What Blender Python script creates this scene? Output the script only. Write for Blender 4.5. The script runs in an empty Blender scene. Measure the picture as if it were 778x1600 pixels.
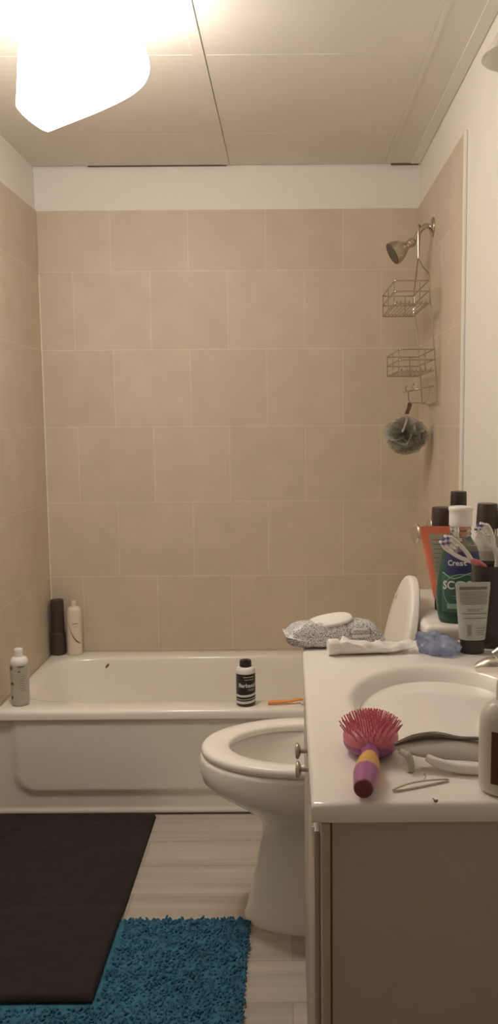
import bpy, bmesh, math, random
from mathutils import Vector, Matrix, noise
random.seed(7)
PI = math.pi
S = bpy.context.scene
COL = S.collection

# ------------------------------------------------------------------ materials
def _mat(name):
    m = bpy.data.materials.new(name); m.use_nodes = True
    nt = m.node_tree
    return m, nt, nt.nodes['Principled BSDF']

def mat(name, color, rough=.5, metal=0., trans=0., ior=1.45, alpha=1., var=.05, vscale=14., bump=0., bscale=80., coat=0., sss=0.):
    """plain procedural material: noise-varied colour, optional noise bump"""
    m, nt, b = _mat(name)
    b.inputs['Roughness'].default_value = rough
    b.inputs['Metallic'].default_value = metal
    b.inputs['Transmission Weight'].default_value = trans
    b.inputs['IOR'].default_value = ior
    b.inputs['Alpha'].default_value = alpha
    b.inputs['Coat Weight'].default_value = coat
    tc = nt.nodes.new('ShaderNodeTexCoord')
    n = nt.nodes.new('ShaderNodeTexNoise'); n.inputs['Scale'].default_value = vscale; n.inputs['Detail'].default_value = 3
    nt.links.new(tc.outputs['Object'], n.inputs['Vector'])
    r = nt.nodes.new('ShaderNodeMix'); r.data_type = 'RGBA'
    r.inputs[6].default_value = (*[max(0, c*(1-var)) for c in color], 1)
    r.inputs[7].default_value = (*[min(1, c*(1+var)) for c in color], 1)
    nt.links.new(n.outputs['Fac'], r.inputs[0]); nt.links.new(r.outputs[2], b.inputs['Base Color'])
    if bump:
        n2 = nt.nodes.new('ShaderNodeTexNoise'); n2.inputs['Scale'].default_value = bscale; n2.inputs['Detail'].default_value = 4
        nt.links.new(tc.outputs['Object'], n2.inputs['Vector'])
        bp = nt.nodes.new('ShaderNodeBump'); bp.inputs['Strength'].default_value = bump; bp.inputs['Distance'].default_value = .004
        nt.links.new(n2.outputs['Fac'], bp.inputs['Height']); nt.links.new(bp.outputs['Normal'], b.inputs['Normal'])
    return m

T = .3075
def tile_mat(name, axis, u0, v0):
    """square ceramic tiles in running bond; world coordinates on one wall (axis 'x' or 'y' runs along the wall)"""
    m, nt, b = _mat(name)
    N = nt.nodes.new; L = nt.links.new
    tc = N('ShaderNodeTexCoord'); sp = N('ShaderNodeSeparateXYZ'); L(tc.outputs['Object'], sp.inputs[0])
    cb = N('ShaderNodeCombineXYZ')
    a1 = N('ShaderNodeMath'); a1.operation = 'ADD'; a1.inputs[1].default_value = u0
    a2 = N('ShaderNodeMath'); a2.operation = 'ADD'; a2.inputs[1].default_value = v0
    L(sp.outputs['X' if axis == 'x' else 'Y'], a1.inputs[0]); L(sp.outputs['Z'], a2.inputs[0])
    L(a1.outputs[0], cb.inputs[0]); L(a2.outputs[0], cb.inputs[1])
    br = N('ShaderNodeTexBrick'); br.offset = .5; br.offset_frequency = 2
    br.inputs['Scale'].default_value = 1; br.inputs['Brick Width'].default_value = T; br.inputs['Row Height'].default_value = T
    br.inputs['Mortar Size'].default_value = .0021; br.inputs['Mortar Smooth'].default_value = .3
    br.inputs['Color1'].default_value = (.565, .485, .375, 1); br.inputs['Color2'].default_value = (.605, .520, .405, 1)
    br.inputs['Mortar'].default_value = (.68, .59, .465, 1)
    L(cb.outputs[0], br.inputs['Vector'])
    n = N('ShaderNodeTexNoise'); n.inputs['Scale'].default_value = 9; n.inputs['Detail'].default_value = 5
    L(tc.outputs['Object'], n.inputs['Vector'])
    mr = N('ShaderNodeMapRange'); mr.inputs[1].default_value = .3; mr.inputs[2].default_value = .7; mr.inputs[3].default_value = .95; mr.inputs[4].default_value = 1.05
    L(n.outputs['Fac'], mr.inputs[0])
    mx = N('ShaderNodeMix'); mx.data_type = 'RGBA'; mx.blend_type = 'MULTIPLY'; mx.inputs[0].default_value = 1
    L(br.outputs['Color'], mx.inputs[6]); L(mr.outputs[0], mx.inputs[7]); L(mx.outputs[2], b.inputs['Base Color'])
    b.inputs['Roughness'].default_value = .48
    bp = N('ShaderNodeBump'); bp.invert = True; bp.inputs['Strength'].default_value = .35; bp.inputs['Distance'].default_value = .0015
    L(br.outputs['Fac'], bp.inputs['Height']); L(bp.outputs['Normal'], b.inputs['Normal'])
    return m

def floor_mat():
    m, nt, b = _mat('vinyl_planks')
    N = nt.nodes.new; L = nt.links.new
    tc = N('ShaderNodeTexCoord')
    br = N('ShaderNodeTexBrick'); br.offset = .37; br.offset_frequency = 2
    br.inputs['Scale'].default_value = 1; br.inputs['Brick Width'].default_value = 1.2; br.inputs['Row Height'].default_value = .15
    br.inputs['Mortar Size'].default_value = .0008
    br.inputs['Color1'].default_value = (.45, .405, .345, 1); br.inputs['Color2'].default_value = (.38, .34, .285, 1); br.inputs['Mortar'].default_value = (.25, .215, .17, 1)
    L(tc.outputs['Object'], br.inputs['Vector'])
    mp = N('ShaderNodeMapping'); mp.inputs['Scale'].default_value = (1.6, 22, 1); L(tc.outputs['Object'], mp.inputs[0])
    n = N('ShaderNodeTexNoise'); n.inputs['Scale'].default_value = 1; n.inputs['Detail'].default_value = 6; L(mp.outputs[0], n.inputs['Vector'])
    mr = N('ShaderNodeMapRange'); mr.inputs[1].default_value = .3; mr.inputs[2].default_value = .7; mr.inputs[3].default_value = .80; mr.inputs[4].default_value = 1.15
    L(n.outputs['Fac'], mr.inputs[0])
    mx = N('ShaderNodeMix'); mx.data_type = 'RGBA'; mx.blend_type = 'MULTIPLY'; mx.inputs[0].default_value = 1
    L(br.outputs['Color'], mx.inputs[6]); L(mr.outputs[0], mx.inputs[7]); L(mx.outputs[2], b.inputs['Base Color'])
    b.inputs['Roughness'].default_value = .45
    return m

def wipes_mat():
    m, nt, b = _mat('wipes_film')
    N = nt.nodes.new; L = nt.links.new
    tc = N('ShaderNodeTexCoord')
    v = N('ShaderNodeTexVoronoi'); v.inputs['Scale'].default_value = 260; v.feature = 'DISTANCE_TO_EDGE'
    L(tc.outputs['Object'], v.inputs['Vector'])
    r = N('ShaderNodeValToRGB'); r.color_ramp.elements[0].position = .05; r.color_ramp.elements[0].color = (.22, .22, .23, 1)
    r.color_ramp.elements[1].position = .16; r.color_ramp.elements[1].color = (.82, .81, .80, 1)
    L(v.outputs['Distance'], r.inputs[0]); L(r.outputs[0], b.inputs['Base Color'])
    b.inputs['Roughness'].default_value = .3
    return m

def emit_mat(name, color, strength):
    m, nt, b = _mat(name)
    b.inputs['Base Color'].default_value = (.9, .9, .9, 1)
    b.inputs['Emission Color'].default_value = (*color, 1); b.inputs['Emission Strength'].default_value = strength
    return m

M = {}
M['paint'] = mat('wall_paint', (.80, .775, .72), .55, var=.02, vscale=3, bump=.08, bscale=160)
M['ceiling'] = mat('ceiling_board', (.75, .715, .655), .6, var=.05, vscale=5)
M['joint'] = mat('ceiling_joint', (.42, .36, .29), .9)
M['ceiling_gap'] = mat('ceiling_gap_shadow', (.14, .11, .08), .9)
M['trim'] = mat('white_trim', (.80, .78, .73), .3, var=.02)
M['enamel'] = mat('tub_enamel', (.84, .805, .73), .16, var=.015, vscale=4, coat=.3)
M['porcelain'] = mat('porcelain', (.85, .815, .76), .14, var=.01, vscale=4, coat=.3)
M['seat'] = mat('seat_plastic', (.86, .825, .77), .22, var=.01)
M['marble'] = mat('cultured_marble', (.86, .82, .765), .17, var=.02, vscale=6, coat=.2)
M['cabinet'] = mat('painted_cabinet', (.42, .365, .305), .4, var=.03, vscale=4)
M['cabinet_gap'] = mat('cabinet_gap', (.10, .07, .05), .8)
M['chrome'] = mat('chrome', (.80, .76, .70), .12, metal=1, var=.01)
M['wire'] = mat('wire_chrome', (.50, .44, .37), .26, metal=1, var=.03)
M['nickel'] = mat('brushed_nickel', (.55, .50, .43), .25, metal=1, var=.02)
M['dark_rubber'] = mat('dark_nozzle', (.10, .08, .05), .5)
M['black'] = mat('black_plastic', (.036, .029, .025), .32, var=.1)
M['darkbrown'] = mat('dark_brown_plastic', (.055, .041, .034), .35, var=.1)
M['white'] = mat('white_plastic', (.82, .79, .75), .3, var=.02)
M['cream'] = mat('cream_plastic', (.74, .66, .54), .35, var=.02)
M['clear'] = mat('clear_plastic', (.93, .92, .88), .08, trans=.96, var=.01)
M['frost'] = mat('frosted_plastic', (.66, .64, .55), .3, trans=.45, var=.04)
M['frost_white'] = mat('milky_plastic', (.66, .60, .53), .35, var=.03)
M['print'] = mat('grey_print', (.17, .16, .15), .5)
M['print_light'] = mat('light_print', (.78, .78, .76), .45)
M['green'] = mat('green_mouthwash', (.050, .125, .092), .12, trans=.25, var=.12, vscale=30)
M['greenlabel'] = mat('green_label', (.06, .15, .115), .35, var=.22, vscale=45)
M['mint'] = mat('mint_print', (.36, .56, .44), .4, var=.05)
M['bluelabel'] = mat('blue_label', (.055, .062, .17), .35, var=.15, vscale=40)
M['orange'] = mat('orange_plastic', (.72, .20, .12), .35, var=.06)
M['razor_orange'] = mat('razor_orange', (.86, .36, .10), .35, var=.05)
M['greylabel'] = mat('grey_green_label', (.36, .335, .26), .35, var=.08)
M['tube_grey'] = mat('silver_grey_tube', (.43, .445, .42), .35, var=.04)
M['pink'] = mat('pink_plastic', (.62, .175, .225), .35, var=.06)
M['bristle'] = mat('pink_bristle', (.64, .20, .25), .4, var=.06)
M['purple'] = mat('purple_plastic', (.34, .10, .27), .32, var=.06)
M['maroon'] = mat('maroon_plastic', (.17, .035, .055), .35, var=.06)
M['yellow'] = mat('yellow_rubber', (.62, .36, .09), .45, var=.05)
M['blue_film'] = mat('blue_film', (.34, .42, .88), .12, trans=.45, alpha=.75, var=.65, vscale=38)
M['toolgrey'] = mat('tool_grey', (.50, .47, .42), .28, var=.05)
M['toolgloss'] = mat('tool_gloss', (.085, .07, .055), .08, var=.1, coat=.5)
M['bobby'] = mat('cream_enamel', (.62, .54, .42), .35, var=.05)
M['brownlabel'] = mat('brown_label', (.12, .042, .03), .4, var=.15)
M['brushblue'] = mat('bristle_blue', (.12, .12, .38), .5, var=.1)
M['brushpink'] = mat('translucent_pink', (.66, .18, .20), .2, trans=.2, var=.05)
M['brushclear'] = mat('translucent_white', (.80, .77, .73), .2, trans=.25, var=.03)
M['pouf'] = mat('grey_mesh', (.50, .49, .42), .7, alpha=.5, var=.25, vscale=40)
M['ribbon'] = mat('ribbon', (.11, .065, .03), .6, var=.9, vscale=130)
M['ribbon2'] = mat('grey_ribbon', (.36, .31, .25), .6, var=.3, vscale=90)
M['rug_brown'] = mat('brown_rug', (.026, .0185, .0165), .95, var=.35, vscale=22, bump=.8, bscale=400)
M['rug_blue'] = mat('blue_rug', (.036, .145, .225), .95, var=.5, vscale=26, bump=.5, bscale=200)
M['rust'] = mat('rust_brown', (.26, .15, .07), .7, var=.2)
M['tile_back'] = tile_mat('wall_tile_back', 'x', .8541 + T/2, -1.2945 + 11*T)
M['tile_left'] = tile_mat('wall_tile_left', 'y', -3.27 + T/2 + 20*T, -1.2945 + 11*T)
M['tile_right'] = tile_mat('wall_tile_right', 'y', -3.22 + T/2 + 20*T, -1.2945 + 11*T)
M['floor'] = floor_mat()
M['wipes'] = wipes_mat()
M['lamp'] = emit_mat('lit_frosted_glass', (1.0, .90, .81), 19)
M['glow_disc'] = emit_mat('added_disc_glow', (1.0, .90, .81), 405)
M['milk'] = mat('milk_glass', (.86, .82, .74), .2, var=.01)

# ------------------------------------------------------------------ builders
def tag(o, label=None, cat=None, group=None, kind=None):
    if label: o['label'] = label
    if cat: o['category'] = cat
    if group: o['group'] = group
    if kind: o['kind'] = kind
    return o

def thing(name, label, cat, loc=(0, 0, 0), rotz=0, group=None):
    o = bpy.data.objects.new(name, None); COL.objects.link(o)
    o.empty_display_size = .05
    o.location = loc; o.rotation_euler = (0, 0, rotz)
    return tag(o, label, cat, group)

def obj(name, bm, m, parent=None, smooth=True, loc=None, angle=40):
    bmesh.ops.recalc_face_normals(bm, faces=bm.faces)
    me = bpy.data.meshes.new(name); bm.to_mesh(me); bm.free()
    o = bpy.data.objects.new(name, me); COL.objects.link(o)
    me.materials.append(m)
    if smooth:
        for p in me.polygons: p.use_smooth = True
        try: me.set_sharp_from_angle(angle=math.radians(angle))
        except Exception: pass
    if parent: o.parent = parent
    if loc: o.location = loc
    return o

def struct(name, bm, m, parent=None, smooth=False):
    o = obj(name, bm, m, parent, smooth)
    if not parent: o['kind'] = 'structure'
    return o

def box(bm, x0, x1, y0, y1, z0, z1, bev=0, seg=2, mtx=None):
    r = bmesh.ops.create_cube(bm, size=1)
    vs = r['verts']
    for v in vs:
        v.co = Vector(((x0+x1)/2 + v.co.x*(x1-x0), (y0+y1)/2 + v.co.y*(y1-y0), (z0+z1)/2 + v.co.z*(z1-z0)))
    if bev:
        es = list({e for v in vs for e in v.link_edges})
        g = bmesh.ops.bevel(bm, geom=es, offset=bev, segments=seg, affect='EDGES', profile=.5)
        vs = list({v for f in g['faces'] for v in f.verts} | {v for v in vs if v.is_valid})
    if mtx:
        for v in vs: v.co = mtx @ v.co
    return bm

def B(): return bmesh.new()

def loft(bm, rings, cap0=True, cap1=True, closed=True):
    R = [[bm.verts.new(p) for p in r] for r in rings]
    n = len(R[0])
    for a, b in zip(R, R[1:]):
        for i in range(n if closed else n-1):
            j = (i+1) % n
            try: bm.faces.new((a[i], a[j], b[j], b[i]))
            except ValueError: pass
    if closed and cap0: bm.faces.new(list(reversed(R[0])))
    if closed and cap1: bm.faces.new(R[-1])
    return bm

def lathe(bm, prof, n=40, sx=1, sy=1, c=(0, 0, 0), mtx=None, cap0=True, cap1=True, pw=2.0):
    """prof: (radius, z). pw > 2 gives a squarer section."""
    rings = []
    for r, z in prof:
        ring = []
        for i in range(n):
            a = 2*PI*i/n
            ca, sa = math.cos(a), math.sin(a)
            x = math.copysign(abs(ca)**(2/pw), ca)*r*sx; y = math.copysign(abs(sa)**(2/pw), sa)*r*sy
            p = Vector((x+c[0], y+c[1], z+c[2]))
            ring.append(mtx @ p if mtx else p)
        rings.append(ring)
    return loft(bm, rings, cap0, cap1)

def catmull(pts, k=6):
    P = [Vector(p) for p in pts]; out = []
    for i in range(len(P)-1):
        p0 = P[max(i-1, 0)]; p1 = P[i]; p2 = P[i+1]; p3 = P[min(i+2, len(P)-1)]
        for s in range(k):
            t = s/k
            out.append(.5*((2*p1) + (-p0+p2)*t + (2*p0-5*p1+4*p2-p3)*t*t + (-p0+3*p1-3*p2+p3)*t**3))
    out.append(P[-1]); return out

def tube(bm, pts, r, n=10, curve=0, rs=None, flat=1.0):
    P = catmull(pts, curve) if curve else [Vector(p) for p in pts]
    if rs:
        R = []
        for i in range(len(P)):
            t = i/(len(P)-1)*(len(rs)-1); k = min(int(t), len(rs)-2); R.append(rs[k]+(rs[k+1]-rs[k])*(t-k))
    else: R = [r]*len(P)
    nrm = None; rings = []
    for i, p in enumerate(P):
        d = (P[min(i+1, len(P)-1)] - P[max(i-1, 0)]).normalized()
        if nrm is None:
            up = Vector((0, 0, 1)) if abs(d.z) < .9 else Vector((1, 0, 0))
            nrm = d.cross(up).normalized()
        nrm = (nrm - d*nrm.dot(d)).normalized()
        bn = d.cross(nrm)
        rings.append([p + nrm*math.cos(2*PI*j/n)*R[i] + bn*math.sin(2*PI*j/n)*R[i]*flat for j in range(n)])
    return loft(bm, rings)

def ball(bm, c, r, n=12, s=(1, 1, 1)):
    g = bmesh.ops.create_uvsphere(bm, u_segments=n, v_segments=max(6, n*2//3), radius=r)
    for v in g['verts']: v.co = Vector((v.co.x*s[0]+c[0], v.co.y*s[1]+c[1], v.co.z*s[2]+c[2]))

def axis_m(origin, d):
    """matrix taking +Z to direction d, placed at origin"""
    return Matrix.Translation(origin) @ Vector(d).to_track_quat('Z', 'Y').to_matrix().to_4x4()

def text_obj(name, s, size, m, parent, fn, align='CENTER', bold=0., spacing=1., stretch=1.0):
    """lettering as a thin mesh; fn maps the flat (u, v) of the letters onto the carrying surface"""
    cu = bpy.data.curves.new(name, 'FONT'); cu.body = s; cu.size = size; cu.align_x = align; cu.align_y = 'CENTER'
    cu.offset = bold; cu.space_character = spacing; cu.resolution_u = 3
    t = bpy.data.objects.new(name, cu); COL.objects.link(t)
    dg = bpy.context.evaluated_depsgraph_get(); dg.update()
    me = bpy.data.meshes.new_from_object(t.evaluated_get(dg))
    bpy.data.objects.remove(t); bpy.data.curves.remove(cu)
    me.name = name
    bm = B(); bm.from_mesh(me); bpy.data.meshes.remove(me)
    bmesh.ops.triangulate(bm, faces=bm.faces)
    for v in bm.verts: v.co = fn(v.co.x*stretch, v.co.y)
    return obj(name, bm, m, parent, smooth=False)

def wrap(R, sx=1, sy=1, z0=0, off=.0006, turn=0, slant=0, pw=2.0):
    """surface of an upright lathe (radius function R(z)), facing -Y"""
    def fn(u, v):
        v2 = v + z0 + u*slant
        r = R(v2); a = -PI/2 + turn + u/(r*sx)
        ca, sa = math.cos(a), math.sin(a)
        x = math.copysign(abs(ca)**(2/pw), ca)*(r*sx); y = math.copysign(abs(sa)**(2/pw), sa)*(r*sy)
        d = Vector((x, y, 0)); d = d*(1+off/max(d.length, 1e-5))
        return Vector((d.x, d.y, v2))
    return fn

def interp(prof):
    P = sorted([(z, r) for r, z in prof])
    def R(z):
        if z <= P[0][0]: return P[0][1]
        for (a, ra), (b, rb) in zip(P, P[1:]):
            if z <= b: return ra + (rb-ra)*(z-a)/max(b-a, 1e-6)
        return P[-1][1]
    return R

def patch(bm, fn, u0, u1, v0, v1, nu=12, nv=8):
    V = [[bm.verts.new(fn(u0+(u1-u0)*i/nu, v0+(v1-v0)*j/nv)) for i in range(nu+1)] for j in range(nv+1)]
    for j in range(nv):
        for i in range(nu): bm.faces.new((V[j][i], V[j][i+1], V[j+1][i+1], V[j+1][i]))
    return bm

def ringpatch(bm, fn, cu, cv, ru, rv, w, n=48):
    a = [bm.verts.new(fn(cu+ru*math.cos(2*PI*i/n), cv+rv*math.sin(2*PI*i/n))) for i in range(n)]
    b = [bm.verts.new(fn(cu+(ru-w)*math.cos(2*PI*i/n), cv+(rv-w)*math.sin(2*PI*i/n))) for i in range(n)]
    for i in range(n):
        j = (i+1) % n; bm.faces.new((a[i], a[j], b[j], b[i]))

def fillet(prof, k=3):
    """round a lathe profile a little by Chaikin cutting, ends kept"""
    for _ in range(k):
        q = [prof[0]]
        for a, b in zip(prof, prof[1:]):
            q.append((a[0]*.75+b[0]*.25, a[1]*.75+b[1]*.25)); q.append((a[0]*.25+b[0]*.75, a[1]*.25+b[1]*.75))
        q.append(prof[-1]); prof = q
    return prof

# ------------------------------------------------------------------ setting
XL, XR, YB, ZC, ZT = -.989, .518, 3.465, 2.315, 2.145
YF = -.9
bm = B(); box(bm, XL-.03, XR+.03, YF, YB+.02, -.05, 0); struct('floor', bm, M['floor'])
bm = B(); box(bm, XL-.01, XR+.02, YB+.008, YB+.10, 0, 2.42); struct('wall_back', bm, M['paint'])
bm = B(); box(bm, XL-.10, XL-.008, YF, YB+.10, 0, 2.42); struct('wall_left', bm, M['paint'])
bm = B(); box(bm, XR+.008, XR+.10, YF, YB+.10, 0, 2.42); struct('wall_right', bm, M['paint'])
bm = B(); box(bm, XL-.10, XR+.10, YF-.1, YF, 0, 2.42); struct('wall_front', bm, M['paint'])
def flag(o): o['kind'] = 'structure'; return o
# tiled surround, a slab of tiles proud of the painted wall
bm = B(); box(bm, XL, XR, YB, YB+.008, .35, ZT); flag(obj('wall_back_tile', bm, M['tile_back'], None, False))
bm = B(); box(bm, XL-.008, XL, 2.0, YB+.008, .0, ZT); flag(obj('wall_left_tile', bm, M['tile_left'], None, False))
bm = B(); box(bm, XR, XR+.008, 2.575, YB+.008, .0, ZT); flag(obj('wall_right_tile', bm, M['tile_right'], None, False))
bm = B(); box(bm, XR-.002, XR+.008, 2.556, 2.576, 0, ZT+.003, .003); struct('trim_1', bm, M['trim'])
bm = B(); box(bm, XL-.006, XL+.003, YB-.004, YB, .365, 1.9); struct('trim_2', bm, M['trim'])
# ceiling: boards with joints over a dark void, and battens over the joints
bm = B()
box(bm, XL-.008, -.300, YF, 1.2, ZC, ZC+.02, .0015)
for (x0, x1, y0, y1) in [(XL-.008, -.2222, 1.203, 2.453), (XL-.008, -.2222, 2.4545, 3.097), (-.2210, .386, 1.203, 2.453), (-.2210, .386, 2.4555, 3.097),
                         (XL-.008, -.2222, 3.098, 3.461), (-.2210, .386, 3.0985, 3.463)]:
    box(bm, x0, x1, y0, y1, ZC, ZC+.02, .001)
box(bm, .3875, XR+.006, YF, 3.459, ZC, ZC+.02, .001)
box(bm, -.299, .386, YF, 1.2, ZC, ZC+.02, .001)
struct('ceiling', bm, M['ceiling'])
bm = B(); box(bm, XL-.01, XR+.01, YF, YB+.02, ZC+.022, ZC+.06); flag(obj('ceiling_void', bm, M['joint'], None, False))
bm = B(); box(bm, .3865, .402, 1.0, 3.452, ZC-.002, ZC+.001, 0); struct('trim_3', bm, M['ceiling'])
bm = B(); box(bm, -.78, -.235, 3.460, 3.4735, ZC-.0026, ZC+.002); struct('gap_shade_left', bm, M['ceiling_gap'])  # dark strip standing in for the shade in the ceiling gap
bm = B(); box(bm, .412, .519, 3.458, 3.4735, ZC-.0040, ZC+.002); struct('gap_shade_right', bm, M['ceiling_gap'])  # second dark strip, gap shade put into its colour
bm = B(); box(bm, -.255, -.2235, 1.0, 3.455, ZC-.002, ZC+.001, 0); struct('trim_4', bm, M['ceiling'])
bm = B(); box(bm, .488, XR+.006, .9, 3.455, ZC-.003, ZC+.001, 0); struct('trim_5', bm, M['paint'])

# ------------------------------------------------------------------ bathtub
tub = thing('bathtub', 'white enamel bathtub with a smooth front apron along the tiled back wall', 'bathtub', (0, 2.724, 0))
TY = 2.724
def tub_basin():
    bm = B(); n = 144
    cx, cy, a, b = -.255, 3.095-TY, .685, .277
    x0, x1, y0, y1 = XL+.002, XR-.002, 0., YB-TY-.002
    def outer(c, s, ins):
        X0, X1, Y0, Y1 = x0+ins, x1-ins, y0+ins, y1-ins
        t = 9
        for d, lim0, lim1, o in ((c, X0-cx, X1-cx, 0), (s, Y0-cy, Y1-cy, 0)):
            if d > 1e-9: t = min(t, lim1/d)
            elif d < -1e-9: t = min(t, lim0/d)
        return cx+c*t, cy+s*t
    angs = [2*PI*i/n for i in range(n)]
    dirs = [Vector((a*math.cos(t), b*math.sin(t))).normalized() for t in angs]
    for px, py in ((x0, y0), (x1, y0), (x0, y1), (x1, y1)):                # exact corners
        d = Vector((px-cx, py-cy)).normalized()
        k = min(range(n), key=lambda i: -dirs[i].dot(d)); dirs[k] = d
    rings = []
    for ins, z in ((0, .335), (0, .352), (.003, .360), (.009, .3645), (.016, .366)):
        rings.append([Vector((*outer(d.x, d.y, ins), z)) for d in dirs])
    def inner(sc, z, dx=0, e=6.5, sy=1.0):
        R = []
        for d in dirs:
            A, Bq = a*sc, b*sc*sy
            r = (abs(d.x/A)**e + abs(d.y/Bq)**e)**(-1/e)
            R.append(Vector((cx+dx+d.x*r, cy+d.y*r, z)))
        return R
    rings += [inner(1.035, .366), inner(1.0, .3635), inner(.985, .355), inner(.97, .33), inner(.955, .28, .01), inner(.93, .20, .03, 4.5), inner(.88, .12, .05, 4), inner(.80, .075, .06, 3.5), inner(.6, .062, .06, 3), inner(.2, .058, .06, 2.5)]
    loft(bm, rings, cap0=False)
    return bm
obj('basin', tub_basin(), M['enamel'], tub, angle=60)
def apron():
    bm = B(); nx, nz = 120, 70
    x0, x1 = XL+.002, XR-.002
    fx0, fx1, fz0, fz1, rad = -.925, .46, .078, .5, .07
    V = []
    for j in range(nz+1):
        row = []
        for i in range(nx+1):
            x = x0+(x1-x0)*i/nx; z = .001+(.345-.001)*j/nz
            cxm, czm = (fx0+fx1)/2, (fz0+fz1)/2
            qx = abs(x-cxm)-(fx1-fx0)/2+rad; qz = abs(z-czm)-(fz1-fz0)/2+rad
            d = math.hypot(max(qx, 0), max(qz, 0)) + min(max(qx, qz), 0) - rad
            t = min(1, max(0, .5 - d/.030)); t = t*t*(3-2*t)
            lip = min(1, max(0, (z-.315)/.03)); lip = lip*lip
            y = .0185 - .010*t - .0085*lip
            if z < .022: y -= .004*min(1, (.022-z)/.008)
            row.append(bm.verts.new((x, y, z)))
        V.append(row)
    for j in range(nz):
        for i in range(nx): bm.faces.new((V[j][i], V[j][i+1], V[j+1][i+1], V[j+1][i]))
    # return to the back so that the apron has thickness
    bot = V[0]; bk = [bm.verts.new((v.co.x, .05, v.co.z)) for v in bot]
    for i in range(nx): bm.faces.new((bot[i], bk[i], bk[i+1], bot[i+1]))
    return bm
obj('apron', apron(), M['enamel'], tub, angle=80)
bm = B(); ball(bm, (0, 0, 0), .013, 12, (.42, .25, 1.0))
for v in bm.verts: v.co = Matrix.Rotation(math.radians(35), 4, 'Y') @ v.co
o = obj('rust_chip', bm, M['rust'], tub, loc=(-.742, 3.3585-TY, .331)); o['label'] = 'brown rust chip in the enamel'
bm = B(); tube(bm, [(XL+.003, .012, .004), (XR-.01, .013, .002)], .0035, 8); obj('caulk_bead', bm, M['darkbrown'], tub)

# ------------------------------------------------------------------ toilet
toi = thing('toilet', 'white toilet with its lid up, between the vanity and the bathtub', 'toilet', (0.03, 2.15, 0))
OX, OY = .03, 2.15
def egg(xf, xb, w, z, xc=.04, n=56, back=2.6):
    r = []
    for i in range(n):
        t = 2*PI*i/n; c, s = math.cos(t), math.sin(t)
        if c < 0: x = xc + (xc-xf)*c; y = w*s
        else:
            e = 2/back; x = xc + (xb-xc)*abs(c)**e; y = w*math.copysign(abs(s)**e, s)
        r.append(Vector((x-OX, y, z)))
    return r
bm = B()
rings = [egg(-.128, .33, .104, 0, .08), egg(-.128, .33, .104, .012, .08), egg(-.120, .33, .098, .03, .08), egg(-.108, .32, .091, .09, .08), egg(-.093, .31, .087, .16, .08),
         egg(-.078, .31, .087, .23, .08), egg(-.076, .31, .095, .265, .07), egg(-.095, .30, .113, .290, .06), egg(-.130, .29, .134, .318, .05),
         egg(-.172, .28, .158, .346, .04), egg(-.212, .27, .181, .370, .04), egg(-.232, .266, .189, .388, .04), egg(-.238, .265, .1905, .408, .04), egg(-.239, .265, .1905, .425, .04), egg(-.238, .262, .190, .441, .04), egg(-.236, .260, .189, .451, .04), egg(-.228, .256, .183, .4545, .04),
         egg(-.185, .22, .140, .4545, .04), egg(-.176, .21, .132, .449, .04), egg(-.168, .21, .130, .42, .04), egg(-.150, .20, .125, .38, .04), egg(-.10, .19, .100, .31, .05), egg(-.03, .17, .06, .25, .07), egg(.03, .13, .03, .235, .08)]
loft(bm, rings); obj('bowl', bm, M['porcelain'], toi, angle=70)
bm = B()
rings = []
hole = dict(xf=-.160, xb=.19, w=.136); out = dict(xf=-.234, xb=.235, w=.190)
def mixr(k, z):
    g = lambda q: hole[q]+(out[q]-hole[q])*k
    return [p+Vector((0, -.006*(1-k), 0)) for p in egg(g('xf'), g('xb'), g('w'), z, .04)]
prof = [(0, .462), (0, .4715), (.03, .4755), (.10, .4782), (.5, .4795), (.86, .4782), (.95, .4755), (1, .470), (1, .460), (.97, .4575), (.5, .4575), (.05, .4575), (0, .462)]
loft(bm, [mixr(k, z) for k, z in prof], False, False); bmesh.ops.remove_doubles(bm, verts=bm.verts, dist=1e-5)
obj('seat', bm, M['seat'], toi, angle=60)
# raised lid leaning on the tank
def lid():
    bm = B(); n = 60
    hinge = Vector((.222-OX, 0, .487)); d = Vector((math.sin(math.radians(12.5)), 0, math.cos(math.radians(12.5)))); nr = Vector((-d.z, 0, d.x))
    L, W, sc = .438, .182, .25
    rings = []
    for off, ins in ((-.011, .012), (-.011, .004), (-.008, 0), (.004, 0), (.009, .003), (.011, .010), (.0115, .05), (.0115, .15)):
        ring = []
        for i in range(n):
            t = 2*PI*i/n; c, s = math.cos(t), math.sin(t)
            if c > 0: l = sc+(L-ins-sc)*c; w = (W-ins)*s
            else:
                e = 2/2.8; l = sc-(sc-ins)*abs(c)**e; w = (W-ins)*math.copysign(abs(s)**e, s)*(1-.12*(-c))
            ring.append(hinge + d*l + Vector((0, w, 0)) + nr*off)
        rings.append(ring)
    loft(bm, rings)
    return bm
lido = obj('lid', lid(), M['seat'], toi, angle=50)
bm = B(); box(bm, -.003, .003, -.007, .007, -.008, .008, .0025)
for v in bm.verts: v.co = Matrix.Rotation(math.radians(12.5), 4, 'Y') @ v.co
hb = obj('lid_bumper', bm, M['bobby'], lido, loc=(.2885-OX, .112, .842)); hb['label'] = 'small greyish pad on the inner side of the lid'
bm = B(); box(bm, .325-OX, .512-OX, -.205, .205, .40, .805, .03, 4); obj('tank', bm, M['porcelain'], toi)
bm = B(); box(bm, .313-OX, .514-OX, -.222, .222, .80, .839, .014, 4); tl = obj('tank_lid', bm, M['porcelain'], toi)
bm = B(); box(bm, .20-OX, .34-OX, -.17, .17, .38, .452, .02, 3); obj('tank_shelf', bm, M['porcelain'], toi)
for s in (-1, 1):
    bm = B(); tube(bm, [(.225-OX, s*.075-.02, .474), (.225-OX, s*.075+.02, .474)], .013, 14); obj('hinge', bm, M['seat'], toi)

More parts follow.
